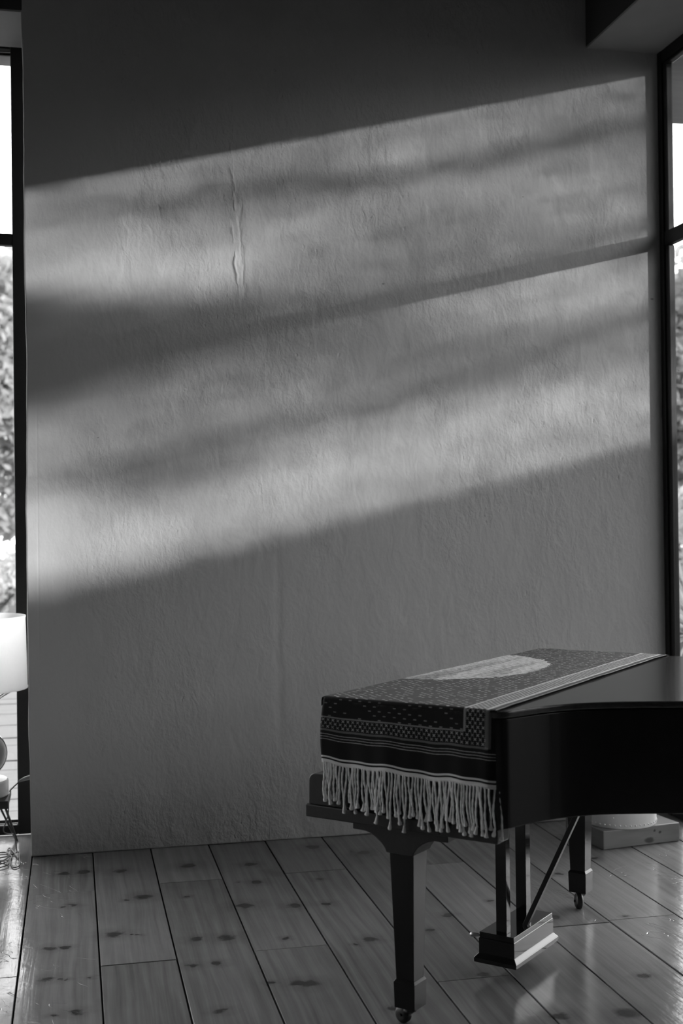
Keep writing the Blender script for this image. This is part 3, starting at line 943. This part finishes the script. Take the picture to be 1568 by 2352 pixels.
# ------------------------------------------------------------------ cloth over the lid
def table_runner():
    t = empty('fringed_cloth', PO+Vector((0, 0, 0)), PROT)
    tag(t, 'dark woven cloth with pale medallion, star border and white fringe draped across the piano', 'cloth')
    ZT = .9765
    def hang_shift(q):              # the near end hangs a little lower towards the tail
        return -.018*(q+.2)/.57
    def wave(q): return .0035*math.sin(q*26+.8)+.002*math.sin(q*61)
    P_FACE = -.110
    # along: arc-length v from the near hem
    def point(u, v):
        """u across (towards the tail), v along from the near hem."""
        hangL = HANG
        R = .010
        arc = R*PI/2
        far_top = HANG+1.52
        skew = 0.0
        if v < hangL-R:
            s = hangL-R-v
            k = s/hangL
            p = P_FACE-.004*k-(.0045*k)*math.sin(u*24+1.0)-.0015*math.sin(u*75)*k
            z = ZT-R-s*(1.0-hang_shift(u)/hangL)+wave(u)*k*.9
            q = u-.011*math.sin(k*2.9)*max(0, min(1, (-u-.05)/.14)) - .006*k*max(0, (u-.2)/.2)
        elif v < hangL-R+arc:
            a = (v-(hangL-R))/R
            p = P_FACE+R*(1-math.cos(a)); z = ZT-R+R*math.sin(a); q = u
        else:
            s = v-(hangL-R+arc)
            p = P_FACE+R+s; z = ZT; q = u
            lim = 1.452
            z += .0016*max(0, mnoise.noise(Vector((p*5, q*16, 3))))+.0030*max(0, mnoise.noise(Vector((p*7+q*4, q*38, 5)))-.12)+.0022*math.exp(-((p-.62)/.3)**2)*max(0, mnoise.noise(Vector((p*3.0, q*22, 9))))
            if p > lim:
                e = p-lim; R2 = .008
                if e < R2*PI/2: p = lim+R2*math.sin(e/R2); z = ZT-R2*(1-math.cos(e/R2))
                else: p = lim+R2; z = ZT-R2-(e-R2*PI/2)
        top = min(max((p+.10)/1.4, 0), 1)
        q = q-.050*top*min(1, max(0, (u+.19)/.40))
        return p, q, z
    us = [-.232+.0085*i for i in range(0, 5)]+[-.190+.0085*i for i in range(0, 66)]
    us = sorted(set([round(x, 4) for x in us if x <= .374]))+[.378]
    vs = [0, .006, .012]+[.02+.012*i for i in range(15)]+[HANG-.012, HANG-.010, HANG-.007, HANG-.004, HANG-.001, HANG+.002, HANG+.0057]+[HANG+.012+.016*i for i in range(112)]
    vs = [v for v in vs if v < HANG+1.76]
    FU = -.200                       # fold over the keyboard edge
    bm = bmesh.new()
    uvl = bm.loops.layers.uv.new('UVMap')
    grid = []
    start = next(i for i, u in enumerate(us) if u > FU)
    for v in vs:
        row = []
        for i, u in enumerate(us):
            if u > FU:
                p, q, z = point(u, v)
                # tail-side margin of the hanging end turns round the corner of the case
                if v < HANG-.004 and u > .352:
                    e = u-.352
                    p += e*.9; q = q-.0+e*.25+.020-.0
                    p += .0; q -= .018
            else:
                p, q, z = point(FU+.001, v)
                e = FU-u
                R = .008
                k = max(0.0, min(1.0, (v-HANG)/.02))
                if e < R*PI/2: dq, dz = R*math.sin(e/R), R*(1-math.cos(e/R))
                else: dq, dz = R+.004*math.sin(v*14)*min(1, e*8), R+(e-R*PI/2)
                if v >= HANG-.002: q -= dq; z -= dz*1.0
                else: row.append(None); continue
            row.append(bm.verts.new((p, -q, z)))
        grid.append(row)
    for j in range(len(vs)-1):
        for i in range(len(us)-1):
            f4 = (grid[j][i], grid[j][i+1], grid[j+1][i+1], grid[j+1][i])
            if None in f4: continue
            f = bm.faces.new(f4)
            for lp, (a, b) in zip(f.loops, ((i, j), (i+1, j), (i+1, j+1), (i, j+1))):
                lp[uvl].uv = (us[a], vs[b])
    o = build('cloth', bm, 'cloth', t, 180)
    md = o.modifiers.new('thickness', 'SOLIDIFY'); md.thickness = .0016; md.offset = 0
    # fringe
    rr = random.Random(9)
    u = -.190
    i = 0
    lean = 0.0
    while u < .378:
        p, q, z = point(u, .002)
        if u > .352:
            e = u-.352; p += e*.9; q += e*.25+.002
        L = .094+rr.uniform(-.016, .018)+(.010 if u > .0 else 0)
        if i % 7 == 0: lean = rr.uniform(-.012, .012)
        if rr.random() < .06: L += .02
        if .292 < u < .301: L = .165
        end = lean*.55+rr.uniform(-.0035, .0035)
        bm = bmesh.new()
        N = 15
        pts, rad = [], []
        ph = rr.uniform(0, 6)
        y_off = rr.uniform(-.005, .001)
        for k in range(N):
            s = k/(N-1)
            pts.append(Vector((p-.0025+y_off*math.sin(s*1.5)+.002*math.sin(s*5+ph), -(q+end*s*s+.0011*math.sin(s*6+ph)), z-L*s)))
            rad.append(.0027+.0004*math.sin(k*2.2))
        # knot and brushed tuft
        e_ = pts[-1]
        tdir = Vector((rr.uniform(-.1, .1), rr.uniform(-.25, .25), -1)).normalized()
        for dd, r_ in ((.002, .0034), (.005, .0030), (.009, .0036), (.014, .0046), (.019, .0054), (.024, .0060), (.0255, .0030)):
            pts.append(e_+tdir*dd); rad.append(r_*rr.uniform(.85, 1.12))
        tube(bm, pts, rad, 7, True, .12)
        build('tassel', bm, 'fringe', t, 60)
        u += rr.uniform(.0075, .0112)
        i += 1
table_runner()

# ------------------------------------------------------------------ drum planter on a wooden block
def planter():
    bm = bmesh.new(); box(bm, -.205, .205, -.165, .165, .0, .085)
    o = build('wooden_block', bm, 'block', None, None, .004)
    ang = math.atan2(.06, .418)
    o.location = (2.535, 5.241, 0)
    c = Vector((math.cos(ang), math.sin(ang), 0)); nn = Vector((-math.sin(ang), math.cos(ang), 0))
    o.location = Vector((2.535, 5.241, 0))+nn*.165
    o.rotation_euler = (0, 0, ang)
    tag(o, 'thick grey pine block on the floor under the pale riveted drum', 'block')
    t = empty('metal_drum', (2.488, 5.372, .0855))
    tag(t, 'pale riveted metal drum standing on a wooden block behind the piano', 'drum')
    bm = bmesh.new()
    lathe(bm, [(0, 0), (.163, 0), (.166, .004), (.166, .40), (.172, .405), (.172, .42), (.158, .42), (.156, .03), (0, .03)], 64)
    b = build('drum_body', bm, 'drum', t, 40)
    for k in range(44):
        a = 2*PI*k/44
        bm = bmesh.new()
        bmesh.ops.create_uvsphere(bm, u_segments=8, v_segments=5, radius=.0042)
        for v in bm.verts: v.co += Vector((.166*math.cos(a), .166*math.sin(a), .016))
        build('rivet', bm, 'drum', b, 180)
    for k in range(7):
        a = math.radians(235)
        bm = bmesh.new()
        bmesh.ops.create_uvsphere(bm, u_segments=8, v_segments=5, radius=.0036)
        for v in bm.verts: v.co += Vector((.166*math.cos(a), .166*math.sin(a), .05+.05*k))
        build('rivet', bm, 'drum', b, 180)
planter()

# ------------------------------------------------------------------ lamp corner by the left window
LX, LY = -.442, 5.93
def side_table():
    t = empty('side_table', (LX, LY, 0)); tag(t, 'low dark side table under the lamp by the left window', 'table')
    boxes('table_top', [(-.146, .146, -.146, .146, .219, .255)], 'table', t, .002)
    for a, b in ((.105, .10), (-.105, .10), (-.03, -.11)):
        bm = bmesh.new()
        tube(bm, [(a, b, .222), (a*1.62, b*1.5, 0)], .006, 8)
        tube(bm, [(a*.72, b, .222), (a*1.58, b*1.5, .004)], .005, 8)
        build('leg', bm, 'table_leg', t, 60)
side_table()

def lamp():
    t = empty('table_lamp', (LX, LY, .2555)); tag(t, 'table lamp with round glass body and white drum shade', 'lamp')
    bm = bmesh.new(); lathe(bm, [(0, 0), (.138, 0), (.142, .004), (.142, .068), (.136, .074), (0, .074)], 48); build('lamp_base', bm, 'lamp_base', t, 40)
    bm = bmesh.new()
    prof = [(.138*math.sin(a), .192-.122*math.cos(a)) for a in [PI*(.08+.86*k/22) for k in range(23)]]
    prof = [(0, prof[0][1])]+prof+[(.022, .335), (.018, .385), (0, .385)]
    lathe(bm, prof, 48); build('lamp_body', bm, 'lamp_glass', t, 60)
    bm = bmesh.new(); lathe(bm, [(0, .385), (.040, .385), (.050, .395), (.040, .408), (.012, .412), (.012, .50), (0, .50)], 24); build('lamp_neck', bm, 'wire', t, 40)
    bm = bmesh.new()
    for k in range(6):
        a = 2*PI*k/6+.25
        tube(bm, [(.03*math.cos(a), .03*math.sin(a), .40), (.225*math.cos(a), .225*math.sin(a), .505)], .0028, 6)
        tube(bm, [(.04*math.cos(a+.05), .04*math.sin(a+.05), .40), (.225*math.cos(a+.16), .225*math.sin(a+.16), .505)], .0022, 6)
    build('shade_wires', bm, 'wire', t, 60)
    bm = bmesh.new()
    R0, R1 = .232, .225
    z0, z1 = .492, .828
    lathe(bm, [(R0+.001, z0), (R0+.002, z0+.006), (R0, z0+.012), (R1, z1-.012), (R1+.002, z1-.006), (R1+.001, z1), (R1-.002, z1), (R1-.003, z1-.012), (R0-.003, z0+.012), (R0-.002, z0), (R0+.001, z0)], 72)
    build('lamp_shade', bm, 'shade', t, 40)
lamp()

def cords():
    t = empty('power_cord', (-.27, 5.85, .0)); tag(t, 'grey lamp cord tangled in loops on the floor, plugged into the wall edge', 'cord')
    b = Vector((-.27, 5.85, 0))
    bm = bmesh.new()
    pts = spline([(-.244, 5.86, .329), (-.262, 5.87, .312), (-.289, 5.89, .283), (-.296, 5.95, .262)], 6)
    tube(bm, [p-b for p in pts], .0030, 8)
    build('cord', bm, 'cord', t, 60)
    bm = bmesh.new()
    tube(bm, [Vector((-.199, 5.86, .343))-b, Vector((-.222, 5.86, .337))-b, Vector((-.242, 5.86, .330))-b, Vector((-.252, 5.86, .325))-b], [.010, .0095, .006, .004], 10)
    build('plug', bm, 'cord_white', t, 50)
    bm = bmesh.new()
    line = [(-.299, 5.90, .2185), (-.303, 5.915, .165), (-.315, 5.93, .123), (-.325, 5.93, .094), (-.317, 5.92, .079), (-.293, 5.90, .077), (-.277, 5.885, .078), (-.268, 5.86, .047),
            (-.262, 5.84, .012), (-.256, 5.81, .0045), (-.250, 5.745, .004), (-.262, 5.79, .007), (-.297, 5.935, .004), (-.306, 5.87, .007), (-.288, 5.815, .004), (-.252, 5.835, .008), (-.246, 5.73, .004), (-.243, 5.62, .004),
            (-.268, 5.60, .004), (-.284, 5.70, .007), (-.283, 5.79, .004), (-.315, 5.862, .004), (-.350, 5.855, .004), (-.40, 5.80, .004), (-.36, 5.765, .004), (-.296, 5.768, .008), (-.337, 5.685, .004), (-.40, 5.60, .004), (-.36, 5.585, .004), (-.29, 5.64, .007), (-.33, 5.72, .004), (-.42, 5.70, .004)]
    tube(bm, [p-b for p in spline(line, 7)], .0028, 7)
    build('cord', bm, 'cord', t, 60)
cords()
